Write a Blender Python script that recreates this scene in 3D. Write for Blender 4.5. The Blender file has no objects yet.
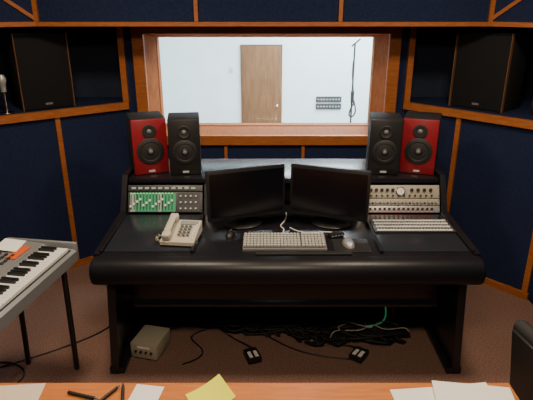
import bpy, bmesh, math, random
from mathutils import Vector, Matrix, Euler
random.seed(4)
D=bpy.data
COL=bpy.context.scene.collection
R=math.radians

# ---------------- materials ----------------
def mat(name,col,rough=.5,metal=0,noise=None,bump=0,bscale=200,col2=None,spec=.5,coat=0,emit=None,es=0):
    m=D.materials.new(name); m.use_nodes=True
    nt=m.node_tree; b=nt.nodes['Principled BSDF']
    b.inputs['Base Color'].default_value=(*col,1)
    b.inputs['Roughness'].default_value=rough
    b.inputs['Metallic'].default_value=metal
    b.inputs['Specular IOR Level'].default_value=spec
    b.inputs['Coat Weight'].default_value=coat
    if emit:
        b.inputs['Emission Color'].default_value=(*emit,1); b.inputs['Emission Strength'].default_value=es
    tc=nt.nodes.new('ShaderNodeTexCoord')
    if noise:
        mp=nt.nodes.new('ShaderNodeMapping'); mp.inputs['Scale'].default_value=noise[1]
        n=nt.nodes.new('ShaderNodeTexNoise'); n.inputs['Scale'].default_value=noise[0]; n.inputs['Detail'].default_value=6
        r=nt.nodes.new('ShaderNodeValToRGB')
        r.color_ramp.elements[0].position=.35; r.color_ramp.elements[1].position=.68
        r.color_ramp.elements[0].color=(*col,1); r.color_ramp.elements[1].color=(*(col2 or col),1)
        nt.links.new(tc.outputs['Object'],mp.inputs['Vector']); nt.links.new(mp.outputs[0],n.inputs['Vector'])
        nt.links.new(n.outputs['Fac'],r.inputs['Fac']); nt.links.new(r.outputs['Color'],b.inputs['Base Color'])
    if bump:
        n2=nt.nodes.new('ShaderNodeTexNoise'); n2.inputs['Scale'].default_value=bscale
        bp=nt.nodes.new('ShaderNodeBump'); bp.inputs['Strength'].default_value=bump; bp.inputs['Distance'].default_value=.01
        nt.links.new(tc.outputs['Object'],n2.inputs['Vector']); nt.links.new(n2.outputs['Fac'],bp.inputs['Height'])
        nt.links.new(bp.outputs[0],b.inputs['Normal'])
    return m
M={}
M['fabric']=mat('navy_fabric',(.012,.018,.050),.95,noise=(90,(1,1,1)),col2=(.018,.027,.070),bump=.3,bscale=300,spec=.1)
M['fabricdk']=mat('niche_fabric',(.020,.026,.044),.95,noise=(90,(1,1,1)),col2=(.028,.036,.06),spec=.1)
M['wood']=mat('trim_wood',(.29,.085,.020),.45,noise=(14,(1,1,6)),col2=(.38,.125,.032),spec=.3)
M['woodr']=mat('window_reveal_wood',(.27,.078,.02),.7,noise=(14,(6,1,1)),col2=(.34,.11,.032),spec=.1)
M['woodt']=mat('table_wood',(.47,.145,.034),.45,noise=(9,(1,9,3)),col2=(.57,.20,.052),spec=.3)
M['door']=mat('door_wood',(.155,.074,.034),.6,noise=(6,(4,4,.6)),col2=(.21,.107,.05),spec=.2)
M['carpet']=mat('carpet',(.165,.090,.068),1,noise=(120,(1,1,1)),col2=(.33,.195,.152),bump=.8,bscale=260,spec=.05)
M['plaster']=mat('plaster',(.70,.77,.79),.9,noise=(3,(1,1,1)),col2=(.74,.81,.83))
M['ceil']=mat('ceiling_paint',(.42,.40,.38),.9)
M['desk']=mat('desk_laminate',(.009,.009,.012),.27,noise=(40,(1,1,1)),col2=(.012,.012,.016))
M['deskm']=mat('desk_panel',(.018,.021,.029),.26,bump=.02,bscale=500)
M['pad']=mat('armrest_vinyl',(.009,.009,.012),.40,spec=.4)
M['blk']=mat('black_plastic',(.012,.012,.013),.4)
M['blkm']=mat('matte_black',(.010,.010,.011),.7)
M['gloss']=mat('screen_black',(.004,.004,.006),.2)
M['rub']=mat('rubber',(.014,.014,.015),.55)
M['cab']=mat('cable_jacket',(.008,.008,.009),.6,spec=.3)
M['grl']=mat('grille_cloth',(.013,.013,.014),.9,spec=.1)
M['cone']=mat('cone_paper',(.035,.033,.032),.6)
M['red']=mat('red_lacquer',(.21,.007,.014),.38,coat=.1)
M['silver']=mat('silver_paint',(.42,.42,.42),.4,metal=.5)
M['synth']=mat('keyboard_silver',(.30,.31,.32),.4,metal=.5)
M['lsilver']=mat('light_silver',(.5,.5,.48),.4,metal=.15)
M['chrome']=mat('chrome',(.6,.6,.6),.2,metal=1)
M['beige']=mat('beige_plastic',(.50,.46,.36),.5)
M['beiged']=mat('beige_metal_case',(.36,.33,.25),.55)
M['cream']=mat('cream_panel',(.34,.31,.245),.45)
M['key']=mat('keycap_grey',(.42,.41,.38),.5)
M['white']=mat('white_plastic',(.72,.71,.68),.4)
M['paper']=mat('paper',(.80,.79,.75),.8)
M['tan']=mat('kraft_paper',(.66,.55,.42),.8)
M['yellow']=mat('yellow_paper',(.80,.80,.03),.7)
M['green']=mat('green_panel',(.03,.22,.10),.5,emit=(.08,.7,.3),es=.14)
M['lgreen']=mat('pale_panel',(.32,.44,.37),.5)
M['led']=mat('led_green',(.1,.7,.2),.5,emit=(.1,.9,.3),es=1.5)
M['ledr']=mat('led_red',(.8,.05,.02),.5,emit=(1,.1,.03),es=1)
M['orange']=mat('orange_print',(.55,.10,.02),.6)
M['lcd']=mat('lcd_display',(.25,.27,.25),.25)
M['grey']=mat('grey_plastic',(.14,.14,.14),.5)
M['dgrey']=mat('dark_grey_panel',(.045,.046,.05),.45)
M['blue']=mat('blue_print',(.08,.2,.5),.5)
g=D.materials.new('window_glass'); g.use_nodes=True; nt=g.node_tree; nt.nodes.clear()
o=nt.nodes.new('ShaderNodeOutputMaterial'); mx=nt.nodes.new('ShaderNodeMixShader'); t=nt.nodes.new('ShaderNodeBsdfTransparent'); gl=nt.nodes.new('ShaderNodeBsdfGlossy')
t.inputs[0].default_value=(.96,.98,.98,1); gl.inputs['Roughness'].default_value=.02; mx.inputs[0].default_value=.05
nt.links.new(t.outputs[0],mx.inputs[1]); nt.links.new(gl.outputs[0],mx.inputs[2]); nt.links.new(mx.outputs[0],o.inputs[0]); M['glass']=g

# ---------------- helpers ----------------
def finish(name,bm,m,parent=None,loc=None,rot=None,smooth=False):
    bmesh.ops.recalc_face_normals(bm,faces=bm.faces[:])
    me=D.meshes.new(name); bm.to_mesh(me); bm.free()
    if smooth:
        for p in me.polygons: p.use_smooth=True
        try: me.set_sharp_from_angle(angle=R(40))
        except Exception: pass
    ob=D.objects.new(name,me); COL.objects.link(ob)
    for k in (m if isinstance(m,(list,tuple)) else [m]): me.materials.append(M[k])
    if parent: ob.parent=parent
    if loc: ob.location=loc
    if rot: ob.rotation_euler=rot
    return ob
def addbox(bm,c,s,rot=None,mi=0):
    r=bmesh.ops.create_cube(bm,size=1)
    mt=Matrix.Translation(c)
    if rot: mt=mt@Euler(rot).to_matrix().to_4x4()
    mt=mt@Matrix.Diagonal((*s,1))
    bmesh.ops.transform(bm,matrix=mt,verts=r['verts'])
    for f in {f for v in r['verts'] for f in v.link_faces}: f.material_index=mi
    return r['verts']
def box(name,c,s,m,parent=None,rot=None,bev=0,seg=2):
    bm=bmesh.new(); r=bmesh.ops.create_cube(bm,size=1)
    bmesh.ops.scale(bm,vec=s,verts=bm.verts)
    if bev: bmesh.ops.bevel(bm,geom=bm.edges[:],offset=bev,segments=seg,affect='EDGES',profile=.5)
    return finish(name,bm,m,parent,c,rot,smooth=bool(bev))
def boxes(name,lst,m,parent=None,bev=0):
    bm=bmesh.new()
    for b in lst: addbox(bm,b[0],b[1],b[2] if len(b)>2 else None,b[3] if len(b)>3 else 0)
    if bev: bmesh.ops.bevel(bm,geom=bm.edges[:],offset=bev,segments=1,affect='EDGES')
    return finish(name,bm,m,parent)
def prism(name,pts,z0,z1,m,parent=None,axis='Z'):
    bm=bmesh.new()
    def P(a,b,c):
        return (a,b,c) if axis=='Z' else (c,a,b)
    lo=[bm.verts.new(P(x,y,z0)) for x,y in pts]; hi=[bm.verts.new(P(x,y,z1)) for x,y in pts]
    bm.faces.new(lo); bm.faces.new(hi[::-1])
    n=len(pts)
    for i in range(n): bm.faces.new((lo[i],lo[(i+1)%n],hi[(i+1)%n],hi[i]))
    return finish(name,bm,m,parent)
def lathe(name,prof,m,parent=None,loc=None,rot=None,seg=28,axis='Y'):
    bm=bmesh.new(); rings=[]
    for r,h in prof:
        ring=[]
        for i in range(seg):
            a=2*math.pi*i/seg
            if axis=='Y': co=(r*math.cos(a),h,r*math.sin(a))
            else: co=(r*math.cos(a),r*math.sin(a),h)
            ring.append(bm.verts.new(co))
        rings.append(ring)
    for a,b in zip(rings,rings[1:]):
        for i in range(seg): bm.faces.new((a[i],a[(i+1)%seg],b[(i+1)%seg],b[i]))
    bm.faces.new(rings[0]); bm.faces.new(rings[-1])
    return finish(name,bm,m,parent,loc,rot,smooth=True)
def knobs(name,lst,m,parent=None,r=.007,d=.012,seg=12):
    bm=bmesh.new()
    for k in lst:
        x,y,z=k[:3]; rr=k[3] if len(k)>3 else r
        q=bmesh.ops.create_cone(bm,cap_ends=True,segments=seg,radius1=rr,radius2=rr*.85,depth=d)
        bmesh.ops.transform(bm,matrix=Matrix.Translation((x,y,z))@Matrix.Rotation(R(90),4,'X'),verts=q['verts'])
    return finish(name,bm,m,parent)
def vknobs(name,lst,m,parent=None,d=.012,seg=12):
    bm=bmesh.new()
    for x,y,z,rr in lst:
        q=bmesh.ops.create_cone(bm,cap_ends=True,segments=seg,radius1=rr,radius2=rr*.85,depth=d)
        bmesh.ops.transform(bm,matrix=Matrix.Translation((x,y,z)),verts=q['verts'])
    return finish(name,bm,m,parent)
def empty(name,loc=(0,0,0),rot=(0,0,0)):
    e=D.objects.new(name,None); COL.objects.link(e); e.location=loc; e.rotation_euler=rot; e.empty_display_size=.1
    return e
def cable(name,paths,r,m,parent=None):
    cu=D.curves.new(name,'CURVE'); cu.dimensions='3D'; cu.bevel_depth=r; cu.bevel_resolution=2; cu.resolution_u=6
    for pts in paths:
        s=cu.splines.new('NURBS'); s.points.add(len(pts)-1)
        for p,c in zip(s.points,pts): p.co=(*c,1)
        s.use_endpoint_u=True; s.order_u=min(4,len(pts))
    cu.materials.append(M[m])
    ob=D.objects.new(name,cu); COL.objects.link(ob)
    if parent: ob.parent=parent
    return ob
def rod(name,a,b,r,m,parent=None,seg=12):
    a=Vector(a); b=Vector(b); d=b-a
    bm=bmesh.new(); q=bmesh.ops.create_cone(bm,cap_ends=True,segments=seg,radius1=r,radius2=r,depth=d.length)
    mt=Matrix.Translation((a+b)/2)@d.to_track_quat('Z','Y').to_matrix().to_4x4()
    bmesh.ops.transform(bm,matrix=mt,verts=q['verts'])
    return finish(name,bm,m,parent,smooth=True)

# ---------------- room shell ----------------
YB=4.15; ZL=1.28; ZS=1.87; ZC=2.75
LC=(-1.11,YB); LE=(-2.3,3.24); RC=(1.11,YB); RE=(1.90,3.29)
box('floor',(0,1.6,-.05),(6.2,5.8,.1),'carpet')
box('ceiling',(0,1.6,ZC+.05),(6.2,5.8,.1),'ceil')
box('wall_rear',(0,-1.25,ZC/2),(6.0,.1,ZC),'fabric')
boxes('wall_back',[((0,4.3,.475),(2.22,.3,.95)),((0,4.3,2.31),(2.22,.3,.88)),
      ((-1.045,4.3,1.41),(.13,.3,.92)),((1.045,4.3,1.41),(.13,.3,.92))],'fabric')
prism('wall_left',[LC,LE,(-2.3,-1.2),(-3,-1.2),(-3,4.45),(-1.11,4.45)],0,ZL,'fabric')
prism('wall_right',[RC,RE,(1.90,-1.2),(3,-1.2),(3,4.45),(1.11,4.45)],0,ZL,'fabric')
prism('wall_left_upper',[LE,(-2.3,-1.2),(-3,-1.2),(-3,3.24)],ZL,ZS,'fabric')
prism('wall_right_upper',[RE,(1.90,-1.2),(3,-1.2),(3,3.29)],ZL,ZS,'fabric')
box('wall_niche_left',(-2.78,3.84,1.575),(.06,1.18,.59),'fabricdk')
box('wall_niche_right',(2.78,3.84,1.575),(.06,1.18,.59),'fabricdk')
box('wall_niche_back_left',(-1.95,4.42,1.575),(1.66,.05,.59),'fabricdk')
box('wall_niche_back_right',(1.95,4.42,1.575),(1.66,.05,.59),'fabricdk')
FL=(-1.57,3.73); FR=(1.53,3.73)
prism('wall_bulkhead',[FL,FR,(2.0,3.25),(2.0,-1.2),(3,-1.2),(3,4.45),(-3,4.45),(-3,-1.2),(-2.3,-1.2),(-2.3,3.2)],ZS,ZC,'fabric')

def strip(name,p,q,z0,z1,t=.022,w=None,m='wood'):
    p=Vector(p); q=Vector(q); d=(q-p).normalized(); n=Vector((d.y,-d.x))
    if n.y>0: n=-n
    pts=[p,q,q+n*t,p+n*t]
    return prism(name,[tuple(v) for v in pts],z0,z1,m)
k=0
def T():
    global k; k+=1; return 'trim_%d'%k
def at(p,q,u): return (p[0]+(q[0]-p[0])*u, p[1]+(q[1]-p[1])*u)
strip(T(),LC,LE,ZL-.05,ZL+.005,.035); strip(T(),RC,RE,ZL-.05,ZL+.005,.035)
strip('baseboard_left',LC,LE,0,.05); strip('baseboard_right',RC,RE,0,.05); 
strip('baseboard_back',(-1.11,YB),(1.11,YB),0,.05)
def vs(p,q,u,w,z0,z1,t=.015):
    L=(Vector(q)-Vector(p)).length; a=at(p,q,u-w/2/L); b=at(p,q,u+w/2/L); strip(T(),a,b,z0,z1,t)
vs(LC,LE,.37,.035,.05,ZL-.05); vs(RC,RE,.40,.035,.05,ZL-.05)
vs(LC,LE,.985,.04,.05,ZL-.05); vs(RC,RE,.975,.04,.05,ZL-.05)
vs((-1.11,YB),(1.11,YB),.35,.025,.05,.93); vs((-1.11,YB),(1.11,YB),.635,.025,.05,.93)
box(T(),(-1.11,YB-.012,1.575),(.045,.04,.585),'wood'); box(T(),(1.11,YB-.012,1.575),(.045,.04,.585),'wood')
strip(T(),FL,FR,ZS-.002,ZS+.026,.02)
strip(T(),FL,(-2.3,3.2),ZS-.002,ZS+.028,.02); strip(T(),FR,(2.0,3.25),ZS-.002,ZS+.028,.02)
for x in (-.475,.50): strip(T(),(x-.013,3.73),(x+.013,3.73),ZS+.028,ZC,.016)
strip(T(),(FL[0],3.73),(FL[0]+.03,3.73),ZS+.028,ZC,.018); strip(T(),(FR[0]-.03,3.73),(FR[0],3.73),ZS+.028,ZC,.018)
for sx,F,E in ((-1,FL,(-2.3,3.2)),(1,FR,(2.0,3.25))):
    d=(Vector(E)-Vector(F)).normalized(); n=Vector((d.y,-d.x)); n=-n if n.y>0 else n
    bm=bmesh.new()
    a=Vector((F[0],F[1],ZS+.03)); b=Vector((F[0]+d.x*.45,F[1]+d.y*.45,ZS+.36))
    up=Vector((0,0,.03)); nn=Vector((n.x,n.y,0))*.016
    vsx=[bm.verts.new(v) for v in (a,b,b+up,a+up,a+nn,b+nn,b+up+nn,a+up+nn)]
    for f in ((0,1,2,3),(4,5,6,7),(0,1,5,4),(2,3,7,6),(1,2,6,5),(0,3,7,4)): bm.faces.new([vsx[i] for i in f])
    finish(T(),bm,'wood')

# window
win=empty('window_1')
def frame(name,x0,x1,z0,z1,X0,X1,Z0,Z1,y,t,m):
    return boxes(name,[(((X0+X1)/2,y,(Z1+z1)/2),(X1-X0,t,Z1-z1)),(((X0+X1)/2,y,(Z0+z0)/2),(X1-X0,t,z0-Z0)),
      (((X0+x0)/2,y,(z0+z1)/2),(x0-X0,t,z1-z0)),(((X1+x1)/2,y,(z0+z1)/2),(X1-x1,t,z1-z0))],m,win,bev=.004)
frame('casing',-.935,.935,1.015,1.80,-1.025,1.025,.935,1.866,4.13,.035,'wood')
bm=bmesh.new()
A=[(-.94,4.13,1.01),(.94,4.13,1.01),(.94,4.13,1.805),(-.94,4.13,1.805)]
B=[(-.88,4.31,1.05),(.87,4.31,1.05),(.87,4.31,1.765),(-.88,4.31,1.765)]
C=[(-.99,4.31,.95),(.99,4.31,.95),(.99,4.31,1.86),(-.99,4.31,1.86)]
va=[bm.verts.new(v) for v in A]; vb=[bm.verts.new(v) for v in B]; vc=[bm.verts.new(v) for v in C]
for i in range(4):
    j=(i+1)%4
    bm.faces.new((va[i],va[j],vb[j],vb[i])); bm.faces.new((vb[i],vb[j],vc[j],vc[i]))
finish('reveal',bm,'woodr',win)
box('glass_pane',(0,4.325,1.41),(1.82,.008,.78),'glass',win)
frame('outer_stop',-.88,.87,1.05,1.765,-.99,.99,.95,1.86,4.40,.10,'woodr')

# live room
boxes('wall_live_front',[((.5,4.50,.17),(5.6,.08,1.56)),((.5,4.50,2.43),(5.6,.08,1.14)),((-1.645,4.5,1.405),(1.31,.08,.91)),((2.145,4.5,1.405),(2.31,.08,.91))],'plaster')
box('wall_live_back',(.5,9.56,1.2),(5.6,.1,3.7),'plaster')
box('wall_live_left',(-1.95,7.0,1.2),(.1,5.0,3.7),'plaster')
box('wall_live_right',(3.25,7.0,1.2),(.1,5.0,3.7),'plaster')
box('floor_live',(.5,7.0,-.68),(5.6,5.2,.1),'carpet')
box('ceiling_live',(.5,7.0,3.05),(5.6,5.2,.1),'plaster')
dr=empty('door_1',(-.09,9.5,-.66))
box('slab',(0,-.02,1.0),(.70,.04,2.0),'door',dr,bev=.003)
boxes('jamb',[((-.36,-.015,1.01),(.018,.03,2.02)),((.36,-.015,1.01),(.018,.03,2.02)),((0,-.015,2.010),(.738,.03,.018))],'door',dr)
lathe('handle',[(.0,0),(.025,0),(.025,-.01),(.012,-.02),(.022,-.045),(.02,-.06),(0,-.062)],'chrome',dr,loc=(.28,-.04,.95))
pn=empty('wall_socket_panel',(1.13,9.5,.34))
boxes('plates',[((0,-.01,.065),(.46,.02,.10)),((0,-.01,-.065),(.46,.02,.10))],'dgrey',pn)
knobs('sockets',[(-.19+i*.054,-.025,z) for i in range(8) for z in (.065,-.065)],'lsilver',pn,r=.014)
ms=empty('microphone_stand',(1.34,8.2,-.63))
rod('pole',(0,0,.02),(0,0,2.1),.014,'blk',ms); rod('boom',(-.05,0,2.05),(.08,0,2.16),.012,'blk',ms)
for i in range(3):
    a=i*2.09+.4; rod('foot_%d'%i,(0,0,.12),(.3*math.cos(a),.3*math.sin(a),.01),.012,'blk',ms)
lathe('microphone',[(0,0),(.025,0),(.028,.12),(.03,.18),(0,.2)],'blk',ms,loc=(.0,-.03,1.20),axis='Z')
cable('hanging_cable',[[(.0,-.02,1.3),(.06,-.03,1.15),(.08,-.03,1.0),(-.06,-.02,.95),(-.03,-.02,1.1),(.04,-.02,1.2)],[(0,-.02,1.9),(-.05,-.02,1.6),(.04,-.02,1.4),(0,-.02,1.25)]],.012,'blk',ms)
sw=empty('light_switch',(-.62,9.5,.93)); box('plate',(0,-.006,0),(.07,.012,.11),'white',sw,bev=.003); box('rocker',(0,-.014,0),(.025,.008,.045),'beige',sw)

# ---------------- desk ----------------
CX=.11; XL=CX-1.02; XR=CX+1.02
dk=empty('studio_desk')
ZD=.75
box('worktop',(CX,2.87,ZD-.025),(2.04,.80,.05),'desk',dk,bev=.004)
bm=bmesh.new()
prof=[(2.49,.752),(2.455,.752),(2.425,.746),(2.402,.728),(2.392,.70),(2.391,.66),(2.398,.632),(2.42,.615),(2.49,.612)]
xs=[XL-.014,XL-.006,XL+.004,XR-.004,XR+.006,XR+.014]; rows=[]
for i,x in enumerate(xs):
    s={0:.80,5:.80,1:.94,4:.94}.get(i,1)
    rows.append([bm.verts.new((x,2.45+(y-2.45)*s,.685+(z-.685)*s)) for y,z in prof])
for a,b in zip(rows,rows[1:]):
    n=len(prof)
    for i in range(n): bm.faces.new((a[i],a[(i+1)%n],b[(i+1)%n],b[i]))
bm.faces.new(rows[0]); bm.faces.new(rows[-1])
finish('armrest',bm,'pad',dk,smooth=True)
cheek=[(2.49,.615),(2.49,.762),(3.05,.785),(3.17,.985),(3.64,.985),(3.64,.60),(3.0,.60)]
prism('cheek_left',cheek,XL-.012,XL+.022,'desk',dk,'X'); prism('cheek_right',cheek,XR-.022,XR+.012,'desk',dk,'X')
box('bridge_top',(CX,3.405,.945),(1.99,.47,.03),'desk',dk,bev=.003)
for sx,nm in ((XL+.525,'a'),(XR-.525,'b')):
    prism('divider_'+nm,[(3.06,.75),(3.15,.93),(3.62,.93),(3.62,.75)],sx-.012,sx+.012,'desk',dk,'X')
box('back_panel',(CX,3.625,.70),(1.99,.02,.49),'desk',dk)
box('centre_riser',(CX,3.34,.84),(.94,.02,.18),'blkm',dk)
for nm,x in (('left',XL+.265),('right',XR-.265)):
    box('inset_'+nm,(x,2.785,.756),(.47,.50,.012),'deskm',dk,rot=(R(1.2),0,0),bev=.002)
    boxes('inset_rail_'+nm,[((x-.246,2.785,.758),(.018,.54,.03)),((x+.246,2.785,.758),(.018,.54,.03))],'desk',dk,bev=.002)
box('apron',(CX,2.60,.53),(1.74,.02,.26),'deskm',dk,bev=.002)
box('apron_rail',(CX,2.585,.395),(1.74,.03,.02),'desk',dk,bev=.002)
box('modesty_panel',(CX,3.16,.38),(1.74,.02,.54),'blkm',dk)
for s,nm in ((-1,'left'),(1,'right')):
    xt=CX+s*.945; xb=CX+s*.985
    bm=bmesh.new(); pr=[(2.47,.0),(2.46,.64),(3.45,.64),(3.30,.0)]
    w=.022
    L=[bm.verts.new(((xb if z==0 else xt)-w,y,z)) for y,z in pr]; H=[bm.verts.new(((xb if z==0 else xt)+w,y,z)) for y,z in pr]
    bm.faces.new(L); bm.faces.new(H)
    for i in range(4): bm.faces.new((L[i],L[(i+1)%4],H[(i+1)%4],H[i]))
    finish('leg_'+nm,bm,'desk',dk)
    box('foot_'+nm,(xb-s*.012,2.89,.02),(.085,.84,.04),'desk',dk,bev=.004)
box('cross_shelf',(CX,3.08,.20),(1.84,.14,.02),'blkm',dk)

# ---------------- rack gear ----------------
def rack(name,x,z0,h,panel,build):
    e=empty(name,(x,3.072+z0*math.sin(R(25)),.765+z0*math.cos(R(25))),(R(-25),0,0))
    box('chassis',(0,.05,h/2),(.44,.09,h-.004),'blk',e)
    box('faceplate',(0,0,h/2),(.474,.008,h-.002),panel,e,bev=.0015)
    knobs('rack_screws',[(sx*.23,-.006,z) for sx in (-1,1) for z in (h*.2,h*.8)],'chrome',e,r=.003,d=.004)
    build(e,h); return e
XRL=XL+.265; XRR=XR-.265
def g1(e,h):
    boxes('keys',[((-.20+i*.042,-.008,h*.5),(.026,.010,h*.3)) for i in range(10)],'lgreen',e)
    boxes('display',[((.1,-.006,h*.75),(.1,.006,h*.15))],'lcd',e)
def g2(e,h):
    boxes('pale_sections',[((-.205,-.006,h/2),(.035,.006,h*.9)),((-.033,-.006,h/2),(.022,.006,h*.9))],'lgreen',e)
    boxes('green_sections',[((-.115,-.006,h/2),(.135,.006,h*.9)),((.025,-.006,h/2),(.085,.006,h*.9))],'green',e)
    boxes('fader_slots',[((-.215+i*.02,-.012,h/2),(.004,.003,h*.75)) for i in range(14)],'blk',e)
    boxes('fader_caps',[((-.215+i*.02,-.016,h*(.3+.4*((i*37)%7)/7)),(.013,.012,.014)) for i in range(14)],'white',e)
    boxes('dark_section',[((.15,-.006,h/2),(.14,.006,h*.9))],'dgrey',e)
    knobs('knobs',[(.10+i*.032,-.014,h*z) for i in range(4) for z in (.2,.5,.8)],'lsilver',e,r=.007)
    boxes('leds',[((-.215+i*.02,-.012,h*.93),(.008,.003,.004)) for i in range(14)],'led',e)
rack('rack_effects_unit',XRL,0.135,.042,'dgrey',g1)
rack('rack_graphic_equalizer',XRL,0,.132,'dgrey',g2)
def r1(e,h):
    knobs('knobs',[(-.2+i*.035,-.014,h*.62,.011) for i in range(5)]+[(.06+i*.04,-.014,h*.62,.011) for i in range(4)]+[(-.2+i*.035,-.014,h*.2,.006) for i in range(12)],'blk',e)
    lathe('vu_bezel',[(0,0),(.030,0),(.030,-.01),(.026,-.012),(.024,-.006),(0,-.006)],'chrome',e,loc=(-.012,-.004,h*.52))
    lathe('vu_face',[(0,0),(.023,0),(.023,-.004),(0,-.004)],'white',e,loc=(-.012,-.0085,h*.52)); box('vu_needle',(-.008,-.0145,h*.55),(.002,.002,.022),'blk',e,rot=(0,R(20),0))
def r2(e,h):
    knobs('knobs',[(-.21+i*.047,-.014,h*.5,.010) for i in range(10)],'silver',e)
    boxes('buttons',[((-.188+i*.047,-.008,h*.35),(.010,.008,.008)) for i in range(9)],'blk',e)
def r3(e,h):
    knobs('knobs',[(-.205+i*.03,-.012,h*.55,.008) for i in range(14)],'blk',e)
    boxes('leds',[((-.205+i*.03,-.006,h*.15),(.008,.004,.004)) for i in range(14)],'ledr',e)
rack('rack_preamp',XRR,0.092,.085,'cream',r1)
rack('rack_compressor',XRR,0.046,.044,'cream',r2)
rack('rack_parametric_equalizer',XRR,0,.044,'silver',r3)
pb=empty('patch_bay',(XRR,2.845,.7655),(R(1.2),0,0))
box('faceplate',(0,0,.006),(.468,.17,.008),'dgrey',pb,bev=.001)
boxes('label_strips',[((0,y,.011),(.44,.017,.002)) for y in (.070,.026,-.018,-.066)],'white',pb)
vknobs('jacks',[(-.21+i*.0183,y,.0115,.0055) for i in range(24) for y in (.054,.042,.010,-.002,-.034,-.048)],'silver',pb,d=.006,seg=8)

# ---------------- monitors ----------------
def monitor(p,q):
    p=Vector(p);q=Vector(q); c=(p+q)/2; w=(q-p).length; ang=math.atan2(q.y-p.y,q.x-p.x)
    e=empty('computer_monitor',(c.x,c.y,.803),(0,0,ang))
    h=.305; z=.02+h/2
    box('bezel',(0,.02,z),(w,.035,h),'blk',e,rot=(R(-2),0,0),bev=.005)
    box('screen',(0,.0005,z+.004),(w-.03,.004,h-.045),'gloss',e,rot=(R(-2),0,0))
    box('housing',(0,.05,z),(w*.6,.04,h*.6),'blk',e,bev=.01)
    box('neck',(0,.085,-.0+.06),(.07,.03,.19),'blk',e,bev=.005)
    prof=[(0,-.05),(.10,-.05),(.105,-.044),(.095,-.036),(.03,-.032),(0,-.032)]
    b=lathe('base',prof,'blk',e,loc=(0,.08,0),axis='Z'); b.scale=(1.15,.85,1)
    boxes('buttons',[((w/2-.05-i*.02,.001,.032),(.010,.004,.005)) for i in range(4)],'grey',e)
    return e
monitor((-.335,2.77),(.112,2.93)); monitor((.140,2.93),(.582,2.77))

# ---------------- speakers ----------------
def speaker(x,y,rz,w,h,d,face,body,wr,tr,wz,tz,ring):
    e=empty('studio_monitor_speaker',(x,y,.961),(0,0,rz))
    box('cabinet',(0,d/2+.012,h/2),(w,d,h),body,e,bev=.008)
    box('baffle',(0,.008,h/2),(w-.004,.02,h-.004),face,e,bev=.006)
    lathe('woofer',[(0,0),(wr,0),(wr,-.008),(wr*.9,-.010),(wr*.86,-.006),(wr*.80,-.012),(wr*.72,-.010),(wr*.68,-.004),(wr*.34,-.001),(wr*.32,-.008),(wr*.2,-.016),(0,-.018)],'rub',e,loc=(0,-.002,wz))
    lathe('woofer_trim',[(wr*.99,0),(wr*1.06,0),(wr*1.06,-.006),(wr*.99,-.009)],ring,e,loc=(0,-.002,wz))
    lathe('woofer_cone',[(0,-.002),(wr*.66,-.005),(wr*.66,-.0065),(wr*.36,-.0045),(0,-.0035)],'cone',e,loc=(0,-.002,wz))
    lathe('dust_cap',[(0,0),(wr*.30,-.002),(wr*.25,-.012),(wr*.12,-.019),(0,-.021)],'grey',e,loc=(0,-.002,wz))
    lathe('tweeter_plate',[(0,0),(tr,0),(tr,-.006),(tr*.9,-.008),(tr*.5,-.003),(0,-.003)],'rub',e,loc=(0,-.002,tz))
    lathe('tweeter_dome',[(0,0),(tr*.36,-.003),(tr*.3,-.010),(0,-.016)],'grey',e,loc=(0,-.002,tz))
    boxes('badge',[((0,-.004,.022),(.04,.003,.012))],'lsilver',e)
    return e
H=.365
speaker(-.752,3.27,R(20),.226,H,.25,'red','blkm',.082,.045,.155,.285,'rub')
speaker(-.526,3.25,R(8),.205,.365,.24,'blk','blkm',.075,.042,.155,.285,'rub')
speaker(.985,3.27,R(-20),.226,H,.25,'red','blkm',.082,.045,.155,.285,'rub')
speaker(.762,3.25,R(-8),.205,.365,.24,'blk','blkm',.075,.042,.155,.285,'rub')

def main_speaker(x,y,rz,w):
    e=empty('main_monitor_speaker',(x,y,ZL+.001),(0,0,rz))
    box('cabinet',(0,.16,.27),(w,.28,.54),'blkm',e,bev=.006)
    box('grille',(0,.01,.27),(w-.01,.02,.53),'grl',e,bev=.004)
    boxes('grille_frame',[((s*(w/2+.002),.0,.27),(.005,.03,.54)) for s in (-1,1)],'door',e)
    box('badge',(0,-.003,.04),(.05,.004,.015),'grey',e)
aL=math.atan2(LC[1]-LE[1],LC[0]-LE[0]); aR=math.atan2(RE[1]-RC[1],RE[0]-RC[0])
main_speaker(-1.61,3.86,aL,.36); main_speaker(1.54,3.84,aR,.40)
sm=empty('desktop_microphone',(-1.835,3.665,ZL+.001))
lathe('base',[(0,0),(.045,0),(.045,.012),(.015,.02),(0,.02)],'chrome',sm,axis='Z'); rod('stem',(0,0,.01),(0,0,.16),.008,'chrome',sm)
lathe('capsule',[(0,0),(.018,0),(.022,.05),(.028,.06),(.03,.09),(.02,.115),(0,.12)],'silver',sm,loc=(0,0,.155),axis='Z')
hd=empty('cassette_deck',(1.94,3.53,ZL+.001),(0,0,aR))
box('body',(0,.1,.05),(.28,.2,.10),'blk',hd,bev=.004); boxes('buttons',[((-.1+i*.03,-.003,.03),(.02,.006,.012)) for i in range(6)],'silver',hd); box('label',(.06,-.002,.075),(.08,.004,.02),'orange',hd)

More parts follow.
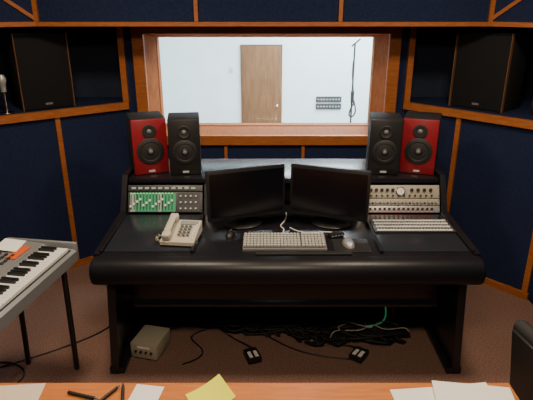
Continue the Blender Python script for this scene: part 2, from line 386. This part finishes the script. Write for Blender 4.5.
# ---------------- things on the desk ----------------
kb=empty('computer_keyboard',(.10,2.625,.751))
prism('case',[(-.08,0),(-.08,.012),(.075,.03),(.08,.026),(.08,0)],-.23,.23,'grey',kb,'X')
lst=[]; s=.0185
for r_ in range(6):
    y=.062-r_*.0235; z=.022+ (y+.08)*.115
    x=-.218
    while x<.22:
        gap = (.075<x<.085) or (.145<x<.152)
        if r_==5 and -.14<x<-.13: lst.append(((x+.05,y,z),(.11,.017,.012))); x+=.115; continue
        lst.append(((x,y,z),(.0155,.017,.012))); x+=s+(.006 if gap else 0)
boxes('keycaps',lst,['key'],kb,bev=.0015)
ms2=empty('computer_mouse',(.455,2.62,.7545),(0,0,R(12)))
bm=bmesh.new(); bmesh.ops.create_uvsphere(bm,u_segments=20,v_segments=12,radius=1)
bmesh.ops.scale(bm,vec=(.032,.055,.034),verts=bm.verts); bmesh.ops.bisect_plane(bm,geom=bm.verts[:]+bm.edges[:]+bm.faces[:],plane_co=(0,0,0),plane_no=(0,0,-1),clear_outer=True)
bmesh.ops.holes_fill(bm,edges=bm.edges[:])
finish('shell',bm,'silver',ms2,loc=(0,0,.001),smooth=True)
box('wheel',(0,.025,.031),(.006,.014,.008),'blk',ms2,bev=.002); box('logo',(0,-.012,.0335),(.012,.012,.002),'blue',ms2)
box('mouse_pad',(.47,2.615,.7525),(.20,.17,.003),'rub')
box('wrist_rest',(.20,2.515,.7565),(.52,.04,.010),'rub',bev=.004)
cable('mouse_cable',[[(.455,2.69,.759),(.45,2.76,.755),(.40,2.79,.755),(.33,2.80,.755),(.24,2.77,.755),(.18,2.80,.755),(.14,2.86,.755)]],.003,'white')
cable('keyboard_cable',[[(.10,2.71,.772),(.09,2.78,.758),(.12,2.84,.756),(.06,2.88,.756),(.13,2.97,.756),(.126,3.1,.756)]],.0035,'white')
pt=empty('optical_mouse',(-.21,2.745,.751),(0,0,R(-10)))
bm=bmesh.new(); bmesh.ops.create_uvsphere(bm,u_segments=16,v_segments=10,radius=1); bmesh.ops.scale(bm,vec=(.028,.045,.03),verts=bm.verts)
bmesh.ops.bisect_plane(bm,geom=bm.verts[:]+bm.edges[:]+bm.faces[:],plane_co=(0,0,0),plane_no=(0,0,-1),clear_outer=True); bmesh.ops.holes_fill(bm,edges=bm.edges[:])
finish('shell',bm,'blk',pt,smooth=True); box('wheel',(0,.02,.028),(.005,.012,.007),'grey',pt)
ub=empty('usb_hub',(.40,2.74,.751),(0,0,R(20))); box('body',(0,0,.012),(.09,.04,.022),'blk',ub,bev=.004); boxes('ports',[((-.03+i*.02,-.021,.012),(.012,.003,.006)) for i in range(4)],'silver',ub)

ph=empty('desk_telephone',(-.480,2.69,.7685),(0,0,R(-6)))
prism('base',[(-.11,0),(-.11,.02),(.10,.065),(.11,.06),(.11,0)],-.095,.095,'beige',ph,'X')
tl=math.atan2(.045,.21)
boxes('keypad',[((.0+i*.024,-.055+j*.026,.033+(j*.026+.055)*.214),(.016,.015,.008),(tl,0,0)) for i in range(3) for j in range(4)],'grey',ph,bev=.001)
box('display',(.03,.068,.061),(.10,.035,.006),'lcd',ph,rot=(tl,0,0))
boxes('side_keys',[((.078,-.07+j*.02,.031+j*.0043),(.014,.011,.006),(tl,0,0)) for j in range(7)],'white',ph)
box('handset_grip',(-.062,0,.080),(.038,.15,.022),'beige',ph,rot=(tl,0,0),bev=.009,seg=3)
box('handset_ear',(-.062,.085,.083),(.05,.05,.04),'beige',ph,rot=(tl,0,0),bev=.012,seg=3)
box('handset_mouth',(-.062,-.085,.047),(.05,.05,.04),'beige',ph,rot=(tl,0,0),bev=.012,seg=3)
pts=[]
for i in range(60):
    a=i*.9; u=i/59; pts.append((-.062-.07*math.sin(u*3.1)+.008*math.cos(a)*.8,-.115-.03*math.sin(u*3.14)+.2*u,.014+.008*math.sin(a)))
cable('coiled_cord',[pts],.0022,'beige',ph)

# ---------------- digital piano ----------------
sy=empty('synthesizer_keyboard',(-1.0,2.47,.82),(0,0,R(-9)))
L=.93
prism('body',[(0,-.085),(0,-.03),(-.02,-.022),(-.165,-.022),(-.185,.0),(-.39,.02),(-.40,.0),(-.40,-.085)],0,L,'synth',sy,'Z')
b=sy.children[0]; b.rotation_euler=(R(90),0,0)
box('end_cheek',(-.2,.012,-.035),(.40,.024,.10),'synth',sy,bev=.01)
NW=36; kw=.0235; x0=-.03
boxes('white_keys',[((-.095,x0-kw*(i+.5),-.014),(.135,kw-.0015,.022)) for i in range(NW)],'white',sy,bev=.001)
bl=[]
for i in range(NW-1):
    if i%7 in (0,1,3,4,5): bl.append(((-.120,x0-kw*(i+1),.002),(.085,.0125,.018)))
boxes('black_keys',bl,'blk',sy,bev=.0015)
box('felt_bed',(-.095,-L/2,-.021),(.15,L-.04,.006),'blk',sy)
box('control_panel',(-.285,-.46,.011),(.19,.88,.003),'synth',sy,rot=(0,R(5.5),0))
box('lcd_screen',(-.29,-.33,.014),(.07,.17,.008),'lcd',sy,rot=(0,R(6),0))
box('printed_label',(-.235,-.14,.0115),(.05,.14,.003),'orange',sy,rot=(0,R(6),0))
boxes('buttons',[((-.24-r_*.035,-.18-i*.028,.014+.003*r_),(.012,.018,.008)) for i in range(4) for r_ in range(3)]+[((-.215,-.35-i*.03,.010),(.012,.02,.008)) for i in range(16)],'dgrey',sy)
vknobs('knobs',[(-.34,-.45-i*.05,.024,.012) for i in range(6)],'blk',sy)
boxes('stand_rail',[((-.06,-.45,-.10),(.03,.84,.03)),((-.34,-.45,-.10),(.03,.84,.03)),((-.2,-.06,-.10),(.30,.03,.03)),((-.2,-.82,-.10),(.30,.03,.03))],'blk',sy)
rod('stand_leg_1',(-.06,-.05,-.10),(-.12,.03,-.82),.015,'blk',sy); rod('stand_leg_2',(-.34,-.05,-.10),(-.43,.03,-.82),.015,'blk',sy)
rod('stand_leg_3',(-.06,-.82,-.10),(-.06,-.86,-.82),.015,'blk',sy); rod('stand_leg_4',(-.34,-.82,-.10),(-.36,-.86,-.82),.015,'blk',sy)
box('sheet_paper',(-.31,-.09,.024),(.11,.13,.002),'paper',sy,rot=(0,R(8),R(10)))

# ---------------- floor items ----------------
bx=empty('power_supply_box',(-.71,2.69,0.0),(0,0,R(-14)))
box('case',(0,0,.062),(.17,.20,.10),'beiged',bx,bev=.006)
vknobs('feet',[(sx*.065,sy2*.08,.006,.01) for sx in (-1,1) for sy2 in (-1,1)],'blk',bx)
knobs('terminals',[(-.05+i*.033,-.104,.06,.008) for i in range(4)],'blk',bx,d=.012); box('label',(0,-.101,.09),(.08,.002,.015),'white',bx)
def adapter(x,y,rz):
    e=empty('power_adapter',(x,y,.001),(0,0,rz))
    box('body',(0,0,.02),(.085,.11,.038),'blk',e,bev=.006); boxes('label',[((-.018,-.01,.0395),(.022,.06,.001)),((.018,-.01,.0395),(.022,.06,.001))],'white',e)
    boxes('prongs',[((-.01,.061,.02),(.002,.014,.007)),((.01,.061,.02),(.002,.014,.007))],'chrome',e)
adapter(-.085,2.61,R(20)); adapter(.56,2.62,R(-35))
def wander(a,b,n,amp,z=.012,zz=.07):
    out=[]
    for i in range(n):
        u=i/(n-1); out.append((a[0]+(b[0]-a[0])*u+random.uniform(-amp,amp)*(0<i<n-1),a[1]+(b[1]-a[1])*u+random.uniform(-amp,amp)*(0<i<n-1),z+random.uniform(0,zz)*(0<i<n-1)))
    return out
cable('floor_cable_bundle',[wander((-.42+random.uniform(-.1,.1),2.95),(.92,2.88+random.uniform(-.08,.06)),12,.10) for i in range(44)]+
   [wander((random.uniform(.1,.8),2.97),(random.uniform(.2,.95),2.76),8,.13) for i in range(40)]+
   [wander((random.uniform(-.3,.1),2.97),(random.uniform(0,.4),2.82),7,.08) for i in range(14)],.008,'cab')
cable('hanging_cable_bundle',[[(.70+i*.02,3.10,.60),(.70+i*.02,3.02,.4),(.72+random.uniform(-.05,.05),2.93,.22),(.70+random.uniform(-.1,.1),2.9,.08),(.55+random.uniform(-.2,.2),2.85,.012)] for i in range(8)]+
  [[(-.45+i*.04,3.10,.5),(-.42+i*.03,3.0,.3),(-.35+i*.05,2.93,.10),(-.15+i*.06,2.9,.03),(.1,2.88,.02)] for i in range(5)],.006,'blk')
cable('white_floor_cable',[wander((.45,2.88),(.9,2.80),9,.07,.06),wander((.55,2.92),(.4,2.75),7,.06,.05),wander((.5,2.80),(.85,2.86),8,.07,.07)],.0035,'cream')
cable('power_cable',[[(-.085,2.67,.02),(-.1,2.72,.012),(-.2,2.78,.008),(-.3,2.9,.008),(-.4,3.02,.008)],[(.56,2.68,.02),(.52,2.74,.01),(.4,2.72,.008),(.3,2.8,.008),(.25,2.98,.008)],
   [(-.71,2.81,.02),(-.7,2.9,.01),(-.55,2.95,.008),(-.35,2.98,.008)],[(-.5,2.55,.006),(-.35,2.62,.006),(-.42,2.75,.006),(-.55,2.85,.006),(-.3,2.95,.006)],[(-.2,3.0,.006),(0,2.85,.006),(.1,2.72,.006),(.3,2.62,.006),(.5,2.6,.006)]],.005,'blk')
cable('extension_cord',[[(-1.9,2.35,.006),(-1.5,2.55,.006),(-1.2,2.75,.006),(-.98,2.95,.006),(-1.0,3.2,.006)],[(-1.9,2.15,.006),(-1.5,2.2,.006),(-1.42,2.35,.006),(-1.35,2.5,.006),(-1.6,2.62,.006),(-1.75,2.5,.006)]],.005,'blk')
cable('patch_cable',[[(.80,3.10,.35),(.82,3.02,.25),(.78,2.98,.1),(.7,2.9,.015)],[(.84,3.10,.38),(.83,3.03,.2),(.86,2.95,.05),(.8,2.88,.015)]],.007,'orange')
cable('ethernet_cable',[[(.77,3.10,.38),(.77,3.0,.22),(.80,2.93,.1),(.75,2.85,.07),(.6,2.84,.07)]],.005,'green')

# ---------------- front table ----------------
tb=empty('wooden_table')
box('top',(-.37,1.05,.73),(2.46,.90,.04),'woodt',tb,bev=.006)
boxes('legs',[((x,y,.355),(.06,.06,.71)) for x in (-1.5,.80) for y in (.68,1.42)],'woodt',tb)
box('rail',(-.37,1.42,.66),(2.26,.02,.09),'woodt',tb)
def sheet(name,x,y,w,d,rz,m,z=.7515,lift=0):
    bm=bmesh.new(); n=8; g_=[]
    for i in range(n+1):
        u=i/n; zz=lift*u**2
        g_.append([bm.verts.new((w*(u-.5),d*(v-.5),zz)) for v in (0,1)])
    for a,b in zip(g_,g_[1:]): bm.faces.new((a[0],b[0],b[1],a[1]))
    ob=finish(name,bm,m,None,(x,y,z),(0,0,rz)); md=ob.modifiers.new('s','SOLIDIFY'); md.thickness=.002; md.offset=1
    return ob
sheet('envelope',-.90,1.40,.26,.16,R(5),'tan')
sheet('paper_sheet',-.42,1.38,.10,.20,R(-8),'paper')
sheet('sticky_notepad',-.19,1.41,.13,.13,R(30),'yellow',lift=.035)
sheet('paper_sheet',.60,1.43,.34,.08,R(4),'paper',lift=.012)
sheet('paper_sheet',.70,1.41,.26,.12,R(-8),'paper',z=.766)
def pen(p,q,m): 
    e=empty('ballpoint_pen'); rod('barrel',p,q,.006,m,e); d=(Vector(q)-Vector(p)).normalized()
    bm=bmesh.new(); c=bmesh.ops.create_cone(bm,cap_ends=True,segments=10,radius1=.006,radius2=.001,depth=.016)
    bmesh.ops.transform(bm,matrix=Matrix.Translation(Vector(q)+d*.008)@d.to_track_quat('Z','Y').to_matrix().to_4x4(),verts=c['verts']); finish('tip',bm,'chrome',e)
pen((-.60,1.33,.758),(-.52,1.46,.758),'blk'); pen((-.47,1.34,.758),(-.50,1.47,.758),'blk'); pen((-.68,1.44,.758),(-.58,1.41,.758),'blkm')

ch=empty('office_chair',(1.255,1.50,0),(0,0,R(100)))
box('seat',(0,0,.42),(.48,.46,.08),'blkm',ch,bev=.03,seg=3)
box('backrest',(0,.26,.70),(.42,.06,.44),'blkm',ch,rot=(R(-8),0,0),bev=.028,seg=3)
box('back_shell',(0,.297,.70),(.36,.014,.38),'blk',ch,rot=(R(-8),0,0),bev=.006)
box('spine',(0,.25,.46),(.06,.02,.3),'blk',ch); rod('post',(0,0,.1),(0,0,.40),.025,'chrome',ch)
for i in range(5):
    a=i*2*math.pi/5; rod('spoke_%d'%i,(0,0,.11),(.27*math.cos(a),.27*math.sin(a),.07),.016,'blk',ch)
    lathe('caster_%d'%i,[(0,-.02),(.03,-.02),(.03,.02),(0,.02)],'blk',ch,loc=(.27*math.cos(a),.27*math.sin(a),.031))

# ---------------- lights ----------------
def area(name,loc,rot,size,power,col,sy_=None):
    l=D.lights.new(name,'AREA'); l.energy=power; l.color=col; l.size=size
    if sy_: l.shape='RECTANGLE'; l.size_y=sy_
    ob=D.objects.new(name,l); COL.objects.link(ob); ob.location=loc; ob.rotation_euler=rot; return ob
W1=(1,.81,.60)
area('ceiling_lamp_1',(-.9,2.3,2.72),(0,0,0),.35,37,W1)
area('ceiling_lamp_2',(1.0,2.3,2.72),(0,0,0),.35,37,W1)
area('ceiling_lamp_3',(0,.6,2.72),(R(20),0,0),.5,60,W1)
area('live_lamp_1',(.9,6.2,2.98),(0,0,0),2.2,470,(.86,.95,1.0),2.0)
area('live_lamp_2',(1.6,8.2,2.98),(0,0,0),1.4,250,(.86,.95,1.0))
w=D.worlds.new('world'); bpy.context.scene.world=w; w.use_nodes=True
w.node_tree.nodes['Background'].inputs[0].default_value=(.5,.55,.6,1); w.node_tree.nodes['Background'].inputs[1].default_value=.1

# ---------------- camera ----------------
c=D.cameras.new('camera'); c.lens=36*520/533; c.sensor_width=36; c.clip_start=.02
co=D.objects.new('camera',c); COL.objects.link(co); co.location=(0,0,2.0); co.rotation_euler=(R(69.5),0,0)
bpy.context.scene.camera=co
